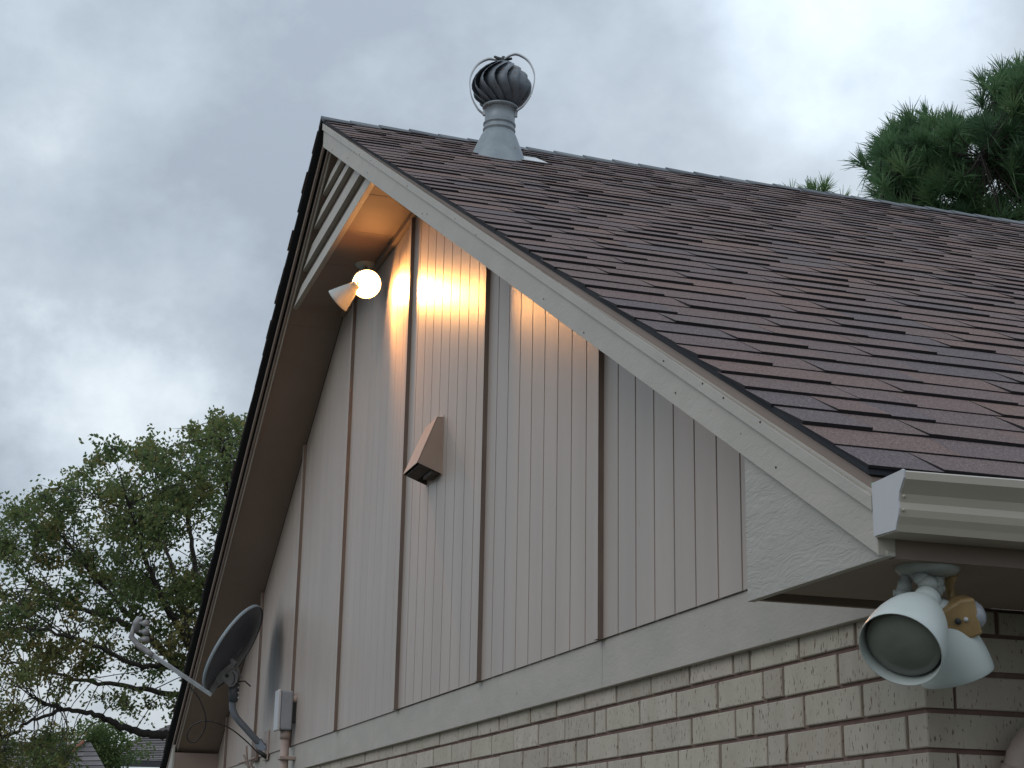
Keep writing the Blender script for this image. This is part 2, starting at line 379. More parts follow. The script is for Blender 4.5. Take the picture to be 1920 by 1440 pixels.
for k in range(nrow):
    s1 = ST-k*EX; s0 = s1-EX-.012
    if s1 < .03: continue
    s0 = max(s0, .0)
    y = YR+random.uniform(-.004, .004); thick = random.random() < .5
    while y < YB:
        w_ = random.uniform(.10, .30)
        pieces.append((s0, s1, y, min(y+w_-.0010, YB), (random.uniform(.0078, .0102) if thick else random.uniform(.0044, .0062)), random.choice([random.random(), random.random(), random.uniform(.4, .9)]), k))
        y += w_; thick = not thick if random.random() < .85 else thick
# starter layer under the first course
sel = []
for pc in pieces:
    c = rp((pc[0]+pc[1])/2, (pc[2]+pc[3])/2, 0); q = infr(c)
    c2 = infr(rp(pc[1], pc[2], 0))
    vis_ = q and ((-20 < q[1] < 1940) or (c2 and c2[1] < 1930))
    sel.append((q[0] if vis_ else 1e9, pc))
sel.sort(key=lambda t_: t_[0])
rest = MB()
for i, (z, pc) in enumerate(sel):
    if i < 290 and z < 1e8:
        mb = MB(); shingle(mb, *pc[:6]); mb.build('shingle', [m_shingle, m_butt], roof)
    else: shingle(rest, *pc[:6])
rest.build('shingle_remainder', [m_shingle, m_butt], roof, kind='stuff')
lf = MB()
for k in range(nrow):
    s1 = ST-k*EX; s0 = max(s1-EX-.012, 0); y = YR-.008+random.uniform(-.006, .004)
    while y < YB:
        w_ = random.uniform(.15, .5); shingle(lf, s0, s1, y, min(y+w_-.002, YB), random.choice((.007, .013)), random.random(), -1); y += w_
lf.build('left_slope_shingles', [m_shingle, m_butt], roof, kind='stuff')
# ridge caps
y = YR-.006; k = 0
while y < 5.4:
    h0 = .004; h1 = .010+random.uniform(-.0015, .0015); sh = random.random(); wd = .070+random.uniform(-.003, .003); y1 = y+.165+random.uniform(-.01, .01)
    lift = random.uniform(0, .003)
    def cs(yy, h): return [(XA-wd*CS, yy, ZR-wd*SN+h-.008), (XA-.012, yy, ZR+h-.006), (XA, yy, ZR+h), (XA+.012, yy, ZR+h-.006), (XA+wd*CS, yy, ZR-wd*SN+h-.008),
                           (XA+wd*CS, yy, ZR-wd*SN-.012), (XA, yy, ZR-.004), (XA-wd*CS, yy, ZR-wd*SN-.012)]
    mb = MB(); mb.rings([cs(y, h1+lift), cs(y1+.01, h0)], smooth=False); mb.a = [sh]*len(mb.a); mb.build('ridge_cap', m_ridge, roof)
    y = y1
# --- rake boards (two rakes), trim, edge band
ZF = .165
for sgn in (1, -1):
    def X(x): return x if sgn == 1 else 2*XA-x
    def rake(z0a, z1a, y0, y1, xe, name, m, bev=.0015, cut=True, xtop=XA, z0b=None, z1b=None):
        # z offsets below the roof top line at the apex end (a) and at the eave end (b)
        z0b = z0a if z0b is None else z0b; z1b = z1a if z1b is None else z1b
        pr = [(xtop, ztop(xtop)-z0a), (xe, ztop(xe)-z0b), (xe, ztop(xe)-z1b), (xtop, ztop(xtop)-z1a)]
        if sgn == -1: y0 += .047; y1 += .02
        ra = [(X(x), y0, z) for x, z in pr]; rb = [(X(x), y1, z) for x, z in pr]
        MB().rings([ra, rb] if sgn == 1 else [rb, ra], smooth=False).build(name, m, house, bevel=bev)
    off = .0 if sgn == 1 else 0
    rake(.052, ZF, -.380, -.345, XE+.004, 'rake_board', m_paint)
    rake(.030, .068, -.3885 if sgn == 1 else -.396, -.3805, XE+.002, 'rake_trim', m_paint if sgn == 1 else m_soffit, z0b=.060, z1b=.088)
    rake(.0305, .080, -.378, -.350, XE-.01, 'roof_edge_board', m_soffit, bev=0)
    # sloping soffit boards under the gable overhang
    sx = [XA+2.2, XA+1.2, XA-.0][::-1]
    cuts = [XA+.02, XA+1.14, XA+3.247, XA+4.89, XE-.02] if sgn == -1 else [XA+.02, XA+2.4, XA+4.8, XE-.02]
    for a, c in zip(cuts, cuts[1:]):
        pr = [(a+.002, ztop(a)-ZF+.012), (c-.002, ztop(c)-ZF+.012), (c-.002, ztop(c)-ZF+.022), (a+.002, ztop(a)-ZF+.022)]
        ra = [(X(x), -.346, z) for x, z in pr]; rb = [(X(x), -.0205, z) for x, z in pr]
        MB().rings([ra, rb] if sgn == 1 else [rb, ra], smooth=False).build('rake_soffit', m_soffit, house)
# --- boxed peak: horizontal soffit and slatted face
ZP = 2.600
def xin(z): return XA+(ZR-ZF-z)/S
hw = xin(ZP)-XA
ys = [-.304, -.0215]
xs = [XA-hw+.01, XA-.93, XA-.22, XA+.29, XA+.79, XA+hw-.0]
for a, c in zip(xs, xs[1:]):
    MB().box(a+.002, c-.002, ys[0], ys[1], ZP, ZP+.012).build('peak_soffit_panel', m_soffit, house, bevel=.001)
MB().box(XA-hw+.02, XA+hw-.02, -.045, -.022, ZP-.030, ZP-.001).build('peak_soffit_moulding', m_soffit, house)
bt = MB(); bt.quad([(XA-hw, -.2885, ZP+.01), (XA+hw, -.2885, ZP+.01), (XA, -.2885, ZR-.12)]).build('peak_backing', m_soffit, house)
zs_ = [(ZP-.004, 2.682), (2.738, 2.835), (2.893, 2.963), (3.011, 3.080)]
for z0, z1 in zs_:
    p = MB(); x0 = xin(z0)-XA; x1 = xin(z1)-XA
    e_ = .012
    p.hexa([(XA-x0-e_, -.318, z0), (XA+x0+e_, -.318, z0), (XA+x0+e_, -.290, z0), (XA-x0-e_, -.290, z0), (XA-x1-e_, -.306, z1), (XA+x1+e_, -.306, z1), (XA+x1+e_, -.290, z1), (XA-x1-e_, -.290, z1)])
    p.build('peak_slat', m_paint, house, bevel=.0015)
    
# --- eave return box (right) and its twin (left)
for sgn in (1, -1):
    def X(x): return x if sgn == 1 else 2*XA-x
    zb = .044; x0 = -.042; x1 = XE+.012
    pts = [(x0, zb), (x1, zb), (x1, max(ztop(x1)-ZF-.002, zb+.004)+.004), (x0, ztop(x0)-ZF+.03)]
    ra = [(X(x), -.366, z) for x, z in pts]; rb = [(X(x), -.350, z) for x, z in pts]
    MB().rings([ra, rb] if sgn == 1 else [rb, ra], smooth=False).build('eave_return_panel', m_ply, house, bevel=.001)
    a, c = sorted((X(x0), X(x0+.014)))
    MB().box(a, c, -.3498, -.0215, zb+.003, .33).build('return_side_board', m_soffit, house)
    a, c = sorted((X(x0+.015), X(.49)))
    p = MB()
    if sgn == 1:
        MB().box(-.027, .068, -.3495, .02, zb+.052, zb+.060).build('soffit_slot', m_gap, house)
        a = .07
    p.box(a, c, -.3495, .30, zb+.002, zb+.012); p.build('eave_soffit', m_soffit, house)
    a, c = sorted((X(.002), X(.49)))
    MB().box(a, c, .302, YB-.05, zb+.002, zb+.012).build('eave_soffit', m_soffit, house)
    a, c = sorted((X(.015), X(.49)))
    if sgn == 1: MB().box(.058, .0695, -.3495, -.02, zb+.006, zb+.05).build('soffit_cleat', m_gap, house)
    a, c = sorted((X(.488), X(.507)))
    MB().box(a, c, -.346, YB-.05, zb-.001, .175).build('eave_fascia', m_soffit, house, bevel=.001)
# side wall trim at the soffit
MB().box(.001, .016, .30, 5.4, .046, .058).build('wall_top_moulding', m_gap, house)
# drip edge above the gutter
p = MB(); p.rings([[(XE-.02, y_, ZR*0+ztop(XE-.02)-.022), (XE+.004, y_, ztop(XE)-.024), (XE+.016, y_, ztop(XE)-.060), (XE+.012, y_, ztop(XE)-.060), (XE, y_, ztop(XE)-.030), (XE-.02, y_, ztop(XE-.02)-.026)] for y_ in (-.345, YB)], smooth=False)
p.build('drip_edge', m_drip, house)
# --- gutter
gt = empty('gutter', parent=house)
gp = [(.512, .172), (.512, .078), (.585, .076), (.590, .088), (.597, .100), (.600, .112), (.599, .124), (.603, .138), (.612, .150), (.620, .160), (.621, .1725), (.616, .1755), (.610, .1745)]
gin = [(x-.0018 if x > .52 else x+.0018, z+(.0018 if z < .08 else 0)) for x, z in gp]
gin[-3] = (.6185, .1715); gin[-2] = (.615, .1735); gin[-1] = (.611, .1728)
def gut(y): return [(x, y+(x-.512)*.0, z) for x, z in gp]+[(x, y, z) for x, z in reversed(gin)]
p = MB(); n_ = 24
ys_ = [-.384+(5.9-.05)*i/n_ for i in range(n_+1)]
p.rings([[(x, y, z+min(.016*(y+.384)*(z-.076)/.1, .01)-.002+.0006*math.sin(y*1.3)) for x, _, z in gut(y)] for y in ys_], smooth=False)
p.build('gutter_trough', m_gutter, gt)
cp_ = [(x, z) for x, z in gp]
p = MB(); p.rings([[(x, -.3875, z) for x, z in cp_], [(x, -.3842, z) for x, z in cp_]], smooth=False); p.build('gutter_end_cap', m_gutter_cap, gt)
p = MB()
for zc, yc, rr_ in ((.132, -.377, .0045), (.108, -.379, .003)): p.lathe((.598, yc, zc), (1, -.2, 0), [(.0001, .006), (rr_*.7, .005), (rr_, .002), (rr_, -.004)], 10)
p.build('gutter_rivet', m_gutter, gt)
p = MB(); p.box(.5085, .514, -.3865, -.3846, .166, .174); p.build('gutter_sealant', mat('green_sealant', (.20, .36, .17), .6), gt)
# --- downspout elbow
pts = spline([(.052, .192, -1.6), (.052, .192, -.40), (.052, .194, -.285), (.075, .225, -.215), (.15, .30, -.16), (.28, .38, -.10), (.42, .47, -.03), (.55, .53, .03), (.56, .54, .08)], 8)
p = MB(); p.tube(pts, [.040+.0022*(i % 2) for i in range(len(pts))], 20)
ds = p.build('downspout', m_conduit, house)
# nail heads on the rake board
for i in range(18):
    x = random.uniform(XA+.2, XE-.05); z = ztop(x)-ZF+random.choice([random.uniform(.015, .04), random.uniform(.085, .11)])
    y_ = -.3806 if z < ztop(x)-.075 else -.3891
    MB().lathe((x, y_, z), (0, -1, 0), [(.0001, .0014), (.0022, .001), (.0027, -.001)], 8).build('nail_head', m_gap, house)

# ------------------------------------------------------------------ flood lights
def shade_parts(parent, neck, rim, r0, r1, m, bulb_m, glass=True, bell=True, bulb_in=.03, name='lamp_shade', rbf=.90):
    neck = V(neck); rim = V(rim); ax = (rim-neck); h = ax.length; ax.normalize()
    pr = [(0.0001, 0), (r0*.75, .001), (r0, .006), (r0*1.02, .022)]
    if bell:
        for t_ in [i/12 for i in range(13)]:
            rr = r0*1.05+(r1-r0*1.05)*(math.sin(t_*math.pi/2)**.85 if t_ < .999 else 1); pr.append((rr, h*.22+(h*.78)*(t_**1.25)))
    else:
        for t_ in [i/8 for i in range(9)]: pr.append((r0*1.1+(r1-r0*1.1)*t_**.9, h*.15+h*.85*t_))
    inner = [(rr-.0022, hh) for rr, hh in reversed(pr[4:])]
    p = MB(); p.lathe(neck, ax, pr+[(r1-.0005, h+.0012)]+inner, 40)
    s = p.build(name, m, parent)
    # bulb face: shallow dome inside the mouth
    p = MB(); rb = r1*rbf; hb = h-bulb_in
    p.lathe(neck, ax, [(rb*.93, hb-.006), (rb, hb), (rb*.97, hb+.004), (rb*.8, hb+.010), (rb*.5, hb+.015), (rb*.25, hb+.0175), (.0001, hb+.018)], 36)
    b_ = p.build('bulb', bulb_m, s)
    return s
# near twin fixture at the eave corner
bc = V((.440, -.240, .0455))
fl = empty('flood_light', bc, label='unlit twin white flood light with yellowed motion sensor under the near eave corner', cat='outdoor light')
p = MB(); p.lathe(bc, (0, 0, -1), [(.058, -.002), (.058, .004), (.050, .013), (.030, .018), (.0001, .019)], 32); p.build('base_plate', m_base, fl)
tb = 2.985
def knuckle(a, b, c):
    p = MB(); p.tube([a, a+(b-a)*.35, a+(b-a)*.36, b], [.010, .010, .013, .013], 14); p.lathe(b-(c-b).normalized()*.010, (c-b), [(.0001, 0), (.014, .002), (.016, .014), (.013, .024), (.0001, .026)], 18); p.tube([b-R*.018, b+R*.018], .006, 10)
    p.build('knuckle_joint', m_base, fl)
n1_ = at(1741, 1118, 2.93); r1_ = at(1688, 1218, 2.80)
n2_ = at(1752, 1128, 2.985); r2_ = at(1795, 1266, 2.99)
knuckle(bc+V((.0, -.03, -.012)), at(1742, 1096, 2.97), n1_)
knuckle(bc+V((.01, .018, -.012)), at(1752, 1104, 3.0), n2_)
knuckle(bc+V((-.015, -.035, -.012)), at(1694, 1112, 3.03), at(1690, 1135, 3.03))
shade_parts(fl, n1_, r1_, .024, .0715, m_white, m_glass, bulb_in=.020)
shade_parts(fl, n2_, r2_, .024, .066, m_white, m_glass, bulb_in=.020)
# sensor
sc_ = at(1797, 1159, 2.97); ax = (R*.93+U*.22).normalized(); bx = ax.cross(F).normalized(); dz_ = F
p = MB()
def sec(o, w_, h_): return [o+bx*(-h_)+F*(-w_), o+bx*(h_)+F*(-w_), o+bx*(h_*1.0)+F*w_, o+bx*(-h_)+F*w_]
p.rings([sec(sc_-ax*.044, .012, .010), sec(sc_-ax*.032, .022, .022), sec(sc_+ax*.006, .026, .036), sec(sc_+ax*.030, .026, .033)], smooth=False)
sens = p.build('motion_sensor', m_yellow, fl, bevel=.005)
p = MB(); p.lathe(sc_+ax*.028, ax+bx*.25-F*.2, [(.026, -.004), (.026, .004), (.020, .014), (.010, .019), (.0001, .020)], 20); p.build('sensor_lens', m_lens, sens)
p = MB(); p.lathe(sc_-F*.025-ax*.008, -F, [(.0055, -.003), (.0055, .004), (.0001, .0045)], 12); p.build('sensor_knob', m_dark, sens)
p = MB(); p.lathe(sc_-F*.026+ax*.006, -F, [(.004, -.003), (.004, .004), (.0001, .0045)], 12); p.build('sensor_screw', m_box_lt, sens)
p = MB(); p.tube([bc+V((.012, .045, -.010)), at(1778, 1096, 3.04), at(1785, 1120, 3.06), sc_+bx*.0], [.009, .009, .008, .009], 12); p.build('sensor_stem', m_yellow, fl)
frame_to(fl)
# far twin fixture, lit
m_lit = bpy.data.materials.new('lit_bulb'); m_lit.use_nodes = True; t_ = m_lit.node_tree; t_.nodes.clear()
o_ = t_.nodes.new('ShaderNodeOutputMaterial'); e_ = t_.nodes.new('ShaderNodeEmission'); e_.inputs[0].default_value = (1, .44, .13, 1); e_.inputs[1].default_value = 60; t_.links.new(e_.outputs[0], o_.inputs[0])
m_lit2 = m_lit.copy(); m_lit2.node_tree.nodes['Emission'].inputs[1].default_value = 260
fb = V((-5.20, -.085, ZP))
ff = empty('flood_light', fb, label='lit twin flood light glowing orange under the boxed roof peak', cat='outdoor light')
p = MB(); p.lathe(fb, (0, 0, -1), [(.058, -.002), (.058, .004), (.050, .013), (.0001, .018)], 28); p.build('base_plate', m_white, ff)
bf = V((-4.93, -.135, 2.392))
a1 = V((1.0, -.02, -.52)).normalized()
shade_parts(ff, bf-a1*.14, bf, .026, .076, m_white, m_lit, bulb_in=.026)
a2 = (R*-.77-U*.63+F*.12).normalized(); tf = (bf-CP).dot(F)
r2 = at(633, 564, tf-.02)
shade_parts(ff, r2-a2*.135, r2, .024, .068, m_white, m_lit2, bell=False, bulb_in=.05, rbf=.62)
for e2 in (bf-a1*.13, r2-a2*.125):
    p = MB(); p.tube([fb+V((0, 0, -.01)), fb.lerp(e2, .5)+V((0, 0, -.012)), e2], .011, 12); p.build('knuckle_joint', m_white, ff)
sl = bpy.data.lights.new('flood_beam', 'SPOT'); sl.energy = 110; sl.color = (1, .43, .11); sl.spot_size = rad(104); sl.spot_blend = 1; sl.shadow_soft_size = .035
slo = bpy.data.objects.new('flood_beam', sl); COL.objects.link(slo); slo.location = bf+a1*.004; slo.rotation_euler = V((1, .12, -.62)).to_track_quat('-Z', 'Y').to_euler(); slo.parent = ff
frame_to(ff)

# ------------------------------------------------------------------ vent hood on the gable
hx1 = -3.755; hx0 = -3.985
hd = empty('vent_hood', (hx1, -.02, 1.17), label='beige sheet metal exhaust vent hood on the gable siding', cat='vent hood')
yw = YS; yt = YS-.030; yf = YS-.112
# front profile y,z
fr = [(yw, 1.402), (yt, 1.400), (yf, 1.190)]
p = MB()
# wing: trapezoid outer shell, wider at the bottom on the far side
xt0 = hx1-.20; xb0 = hx1-.25
p.quad([(hx1, yw, 1.402), (hx1, yt, 1.400), (hx1, yf, 1.190), (hx1, yw, 1.148)])            # near side
p.quad([(xb0, yw, 1.148), (xb0, yf, 1.190), (xt0, yt, 1.400), (xt0, yw, 1.402)])            # far side
p.quad([(xt0, yt, 1.400), (xb0, yf, 1.190), (hx1, yf, 1.190), (hx1, yt, 1.400)])            # front slope
p.quad([(xt0, yw, 1.402), (xt0, yt, 1.400), (hx1, yt, 1.400), (hx1, yw, 1.402)])            # top
o = p.build('hood_shell', [m_hood, m_hood_in], hd)
sm = o.modifiers.new('solid', 'SOLIDIFY'); sm.thickness = .0022; sm.offset = -1; sm.material_offset = 1; sm.material_offset_rim = 0
p = MB(); p.box(hx1-.15, hx1-.012, yw-.045, yw-.001, 1.150, 1.168); p.build('damper_duct', m_hood_in, hd)
p = MB(); p.hexa([(xb0+.01, yf+.012, 1.182), (hx1-.006, yf+.012, 1.182), (hx1-.006, yw-.05, 1.166), (xb0+.01, yw-.05, 1.166), (xb0+.01, yf+.012, 1.186), (hx1-.006, yf+.012, 1.186), (hx1-.006, yw-.05, 1.170), (xb0+.01, yw-.05, 1.170)]); p.build('damper_flap', m_hood_in, hd)
p = MB(); p.box(xb0-.012, hx1+.006, yw-.003, yw-.0005, 1.145, 1.408); p.build('hood_flange', m_hood, hd)
frame_to(hd)

# ------------------------------------------------------------------ turbine roof vent
tx, ty = -4.43, .40
tv = empty('turbine_vent', (tx, ty, ztop(tx)), label='galvanised turbine roof vent standing beside the ridge', cat='roof vent')
ax = V((.0, .035, 1)).normalized(); o0 = V((tx, ty, 2.93))
p = MB(); p.lathe(o0, ax, [(.175, -.07), (.142, .02), (.092, .150), (.080, .172)], 32); p.build('flashing_cone', m_galv, tv)
# flashing apron lying on the shingles
p = MB(); p.hexa([rp(.60, ty-.08, .010), rp(.83, ty-.08, .010), rp(.83, ty+.23, .010), rp(.60, ty+.23, .010), rp(.60, ty-.08, .0135), rp(.83, ty-.08, .0135), rp(.83, ty+.23, .0135), rp(.60, ty+.23, .0135)])
p.build('flashing_apron', m_galv_lt, tv)
p = MB(); p.lathe(o0, ax, [(.079, .165), (.079, .180), (.083, .184), (.083, .190), (.078, .194), (.078, .212), (.083, .216), (.083, .222), (.077, .226), (.077, .300), (.083, .303), (.085, .310)], 32)
p.build('vent_pipe', m_galv, tv)
hb_ = .300; ht_ = .562; NV = 15
bm_d = MB(); bm_d.lathe(o0, ax, [(.06, hb_+.015), (.110, hb_+.07), (.122, hb_+.13), (.105, hb_+.20), (.06, ht_-.012)], 24); bm_d.build('turbine_core', m_galv_dk, tv)
aa = ax.orthogonal().normalized(); bb_ = ax.cross(aa)
def hp(ang, r, h): return o0+ax*h+(aa*math.cos(ang)+bb_*math.sin(ang))*r
for k in range(NV):
    p = MB(); rs = []
    for i in range(11):
        t1 = i/10; ph = math.pi*(.10+.82*t1)
        prof = .147*math.sin(ph)**.66
        h_ = hb_+.012+(ht_-hb_-.022)*t1
        row = []
        for j in range(5):
            s_ = j/4; ang = 2*math.pi*(k+s_*1.15)/NV - .62*math.sin(math.pi*t1)+.12*t1
            row.append(hp(ang, max(prof*(.80+.20*s_**.8), .03)+.002*j, h_))
        rs.append(row)
    p.rings(rs, closed=False, cap=(False, False))
    o = p.build('turbine_vane', m_galv_dk, tv)
    sm = o.modifiers.new('solid', 'SOLIDIFY'); sm.thickness = .0015
p = MB(); p.lathe(o0, ax, [(.083, hb_+.002), (.092, hb_+.008), (.092, hb_+.016), (.080, hb_+.022)], 32); p.build('turbine_base_ring', m_galv, tv)
p = MB(); p.lathe(o0, ax, [(.062, ht_-.020), (.060, ht_-.006), (.03, ht_+.004), (.0001, ht_+.006)], 28); p.build('turbine_cap', m_galv_dk, tv)
# external strap
Rh = (R-ax*R.dot(ax)).normalized(); Fh = ax.cross(Rh)
for s_ in (1, -1):
    pts = [o0+ax*.290+Rh*s_*.084, o0+ax*.325+Rh*s_*.120, o0+ax*.395+Rh*s_*.155, o0+ax*.49+Rh*s_*.165, o0+ax*.565+Rh*s_*.135, o0+ax*.602+Rh*s_*.085, o0+ax*.604+Rh*s_*.045, o0+ax*.585+Rh*s_*.0]
    pts = [q-Fh*.03*s_ for q in pts]; pts[-1] = o0+ax*.587
    c = spline(pts, 6); p = MB(); rs = []
    for i, q in enumerate(c):
        d = (c[min(i+1, len(c)-1)]-c[max(i-1, 0)]).normalized(); nn = d.cross(Fh).normalized()
        rs.append([q+nn*.003+Fh*.010, q+nn*.003-Fh*.010, q-nn*.003-Fh*.010, q-nn*.003+Fh*.010])
    p.rings(rs, smooth=False); p.build('strap', m_galv_lt, tv)
p = MB(); p.tube([o0+ax*.605-Rh*.048, o0+ax*.592-Rh*.02, o0+ax*.588, o0+ax*.592+Rh*.02, o0+ax*.598+Rh*.045], [.006, .010, .011, .009, .006], 10); p.lathe(o0+ax*(ht_), ax, [(.016, 0), (.014, .03), (.008, .045), (.0001, .047)], 14); p.build('bearing_hub', m_dark, tv)
p = MB()
for s_ in (1, -1): p.hexa([hp(0, 0, 0)+(o0*0)+ax*.325+Rh*s_*.080+Fh*x-ax*0+Rh*0 for x in (0,)]*0+[o0+ax*h+Rh*s_*r_+Fh*f_ for h in (.27, .30) for r_, f_ in ((.076, -.010), (.088, -.010), (.088, .010), (.076, .010))])
p.build('strap_foot', m_galv_lt, tv)
frame_to(tv)

# ------------------------------------------------------------------ satellite dish
sdn = V((-.4142, -.7451, .5188)).normalized()
foot = V((-7.86, -.022, .250))
sat = empty('satellite_dish', foot, label='grey satellite dish with long feed arm on a bent mast', cat='satellite dish')
dc = at(441, 1217, (V((-7.72, -.33, .87))-CP).dot(F))
iu = (U-sdn*U.dot(sdn)).normalized()
iu = sdn.cross(F).normalized()
iv = sdn.cross(iu)
def dp(rx, ry, dep): return dc+iv*rx+iu*ry+sdn*dep
p = MB(); rs = []
n_ = 48; A_, B_ = .248, .302
for q in range(0, 9):
    t1 = q/8; rs.append([dp(A_*max(t1, .001)*math.cos(2*math.pi*j/n_), B_*max(t1, .001)*math.sin(2*math.pi*j/n_), .050*t1*t1-.035) for j in range(n_)])
rs.append([dp((A_+.006)*math.cos(2*math.pi*j/n_), (B_+.006)*math.sin(2*math.pi*j/n_), .018) for j in range(n_)])
p.rings(rs, cap=(False, False)); o = p.build('reflector', m_dish, sat); sm = o.modifiers.new('solid', 'SOLIDIFY'); sm.thickness = .004
p = MB(); rs = [[dp((A_+.004)*math.cos(2*math.pi*j/n_), (B_+.004)*math.sin(2*math.pi*j/n_), .006) for j in range(n_)], [dp((A_+.009)*math.cos(2*math.pi*j/n_), (B_+.009)*math.sin(2*math.pi*j/n_), .012) for j in range(n_)],
               [dp((A_+.008)*math.cos(2*math.pi*j/n_), (B_+.008)*math.sin(2*math.pi*j/n_), .026) for j in range(n_)], [dp((A_-.002)*math.cos(2*math.pi*j/n_), (B_-.002)*math.sin(2*math.pi*j/n_), .022) for j in range(n_)]]
p.rings(rs, cap=(False, False)); p.build('reflector_rim', m_dish_rim, sat)
td = (dc-CP).dot(F)
# back bracket: Y-shaped strap and round azimuth plate
def strip(pts, wv, th, name, m, par):
    c = [V(x) for x in pts]; rs = []
    for i, q in enumerate(c):
        d = (c[min(i+1, len(c)-1)]-c[max(i-1, 0)]).normalized(); sdv = d.cross(wv if False else F).normalized()
        w2 = wv[i] if isinstance(wv, (list, tuple)) else wv
        rs.append([q+sdv*w2-F*th, q-sdv*w2-F*th, q-sdv*w2+F*th, q+sdv*w2+F*th])
    return MB().rings(rs, smooth=False).build(name, m, par, bevel=.002)
tk = td-.06
strip([at(431, 1232, tk), at(438, 1243, tk-.03), at(433, 1250, tk-.03), at(416, 1262, tk-.02), at(405, 1283, tk), at(396, 1298, tk+.02)], [.009, .018, .016, .016, .018, .016], .007, 'arm_bracket', m_bracket, sat)
strip([at(441, 1240, tk-.01), at(446, 1260, tk+.0), at(452, 1272, tk+.02)], .010, .004, 'tilt_brace', m_bracket, sat)
p = MB(); cpl = at(432, 1272, tk-.02); rs = []
sh_ = [(-.055, .035), (-.02, .055), (.02, .055), (.05, .03), (.045, -.02), (.02, -.05), (-.005, -.055), (-.03, -.03), (-.06, .0)]
rs = [[cpl+R*x+U*y_-F*.006 for x, y_ in sh_], [cpl+R*x+U*y_+F*.006 for x, y_ in sh_]]
p.rings(rs, smooth=False); pa = p.build('azimuth_plate', m_bracket, sat, bevel=.003)
arc = [cpl+R*(.0+.028*math.cos(a_))+U*(.004+.042*math.sin(a_))-F*.0075 for a_ in [rad(-75+15*i) for i in range(10)]]
MB().tube(arc, .0028, 6).build('azimuth_slot', m_dark, pa)
MB().lathe(cpl-R*.02+U*.018-F*.006, -F, [(.012, 0), (.012, .003), (.0001, .0035)], 14).build('pivot_hole', m_dark, pa)
# mast: clamp then bent tube to the foot
mt = at(437, 1300, td-.02)
p = MB(); p.tube([at(440, 1283, td-.02), at(437, 1315, td-.02)], [.032, .030], 16); cl = p.build('mast_clamp', m_dish, sat)
for q in (1289, 1299, 1308):
    MB().lathe(at(447, q, td-.055), -F, [(.006, -.004), (.006, .004), (.0001, .006)], 8).build('clamp_bolt', m_galv_lt, cl)
MB().tube([at(447, 1278, td-.04), at(459, 1277, td-.04), at(470, 1287, td-.05)], .0045, 8).build('adjuster_rod', m_dark, sat)
mp_ = spline([at(437, 1312, td-.02), at(436, 1328, td-.02), at(443, 1345, td-.02), at(462, 1367, td-.0), foot+V((.0, -.05, .02))], 8)
MB().tube(mp_, .0215, 16).build('mast', m_mast, sat)
MB().box(foot.x-.09, foot.x+.08, -.030, -.0205, foot.z-.085, foot.z+.10).build('wall_plate', m_conduit, sat, bevel=.002)
strip([foot+V((0, -.06, .03)), foot+V((.02, -.02, -.02))], .026, .018, 'foot_bracket', m_mast, sat)
# feed arm and triple feed head
e0 = at(397, 1303, td+.02); e1 = at(283, 1226, td+.16)
arm = MB(); d = (e1-e0).normalized(); s1_ = d.cross(F).normalized()
arm.rings([[q+s1_*.013-F*.010, q-s1_*.013-F*.010, q-s1_*.013+F*.010, q+s1_*.013+F*.010] for q in (e0, e1)], smooth=False); arm.build('feed_arm', m_arm, sat, bevel=.002)
e2 = at(246, 1194, td+.20); e3 = at(252, 1172, td+.2)
MB().tube([e1-d*.02, e1+d*.02, at(262, 1212, td+.18), e2, e3], [.017, .019, .019, .020, .014], 10).build('arm_tip', m_lnb, sat)
lh = MB(); c0 = at(258, 1165, td+.2); c1 = at(262, 1195, td+.2)
lh.tube([at(262, 1158, td+.2), at(256, 1168, td+.2), at(257, 1185, td+.2)], [.020, .026, .020], 10); head = lh.build('feed_housing', m_lnb, sat)
for py in (1168, 1184, 1198):
    q = at(262, py, td+.19); q2 = at(276, py+1, td+.16); dd = (q2-q).normalized()
    MB().lathe(q, dd, [(.010, 0), (.010, .028), (.017, .030), (.021, .040), (.021, .066), (.0001, .070)], 16).build('feed_horn', m_lnb, head)
# cable
cb = spline([at(352, 1283, td+.04), at(372, 1308, td+.02), at(385, 1340, td), at(384, 1365, td), at(370, 1388, td), at(355, 1390, td), at(351, 1376, td), at(364, 1358, td), at(392, 1352, td-.0), at(430, 1365, td), at(462, 1390, td), at(480, 1408, td), at(500, 1424, td-.02)], 8)
MB().tube(cb, .0042, 8).build('cable', m_cable, sat)
MB().tube([at(484, 1407, td-.03), at(494, 1416, td-.03), at(505, 1421, td-.03)], [.008, .016, .010], 8).build('cable_tape', m_cable, sat)
frame_to(sat)
# small wire junction beside the dish foot
jb = V((-8.25, -.024, .22))
wj = empty('wire_clamp', jb, label='small clamp plate with a knot of painted wires below the dish', cat='wire clamp')
MB().box(jb.x-.11, jb.x+.09, -.040, -.021, jb.z-.04, jb.z+.10).build('plate', m_batten_edge, wj, bevel=.002)
tj = (jb-CP).dot(F)-.05
for a_, c_, d_ in (((462, 1398), (463, 1420), (466, 1442)), ((456, 1415), (463, 1428), (470, 1445)), ((474, 1422), (470, 1432), (480, 1445)), ((448, 1431), (470, 1424), (500, 1412)), ((460, 1432), (468, 1436), (476, 1428))):
    MB().tube(spline([at(*a_, tj), at(*c_, tj-.01), at(*d_, tj)], 5), .007, 8).build('wire', m_conduit, wj)
frame_to(wj)
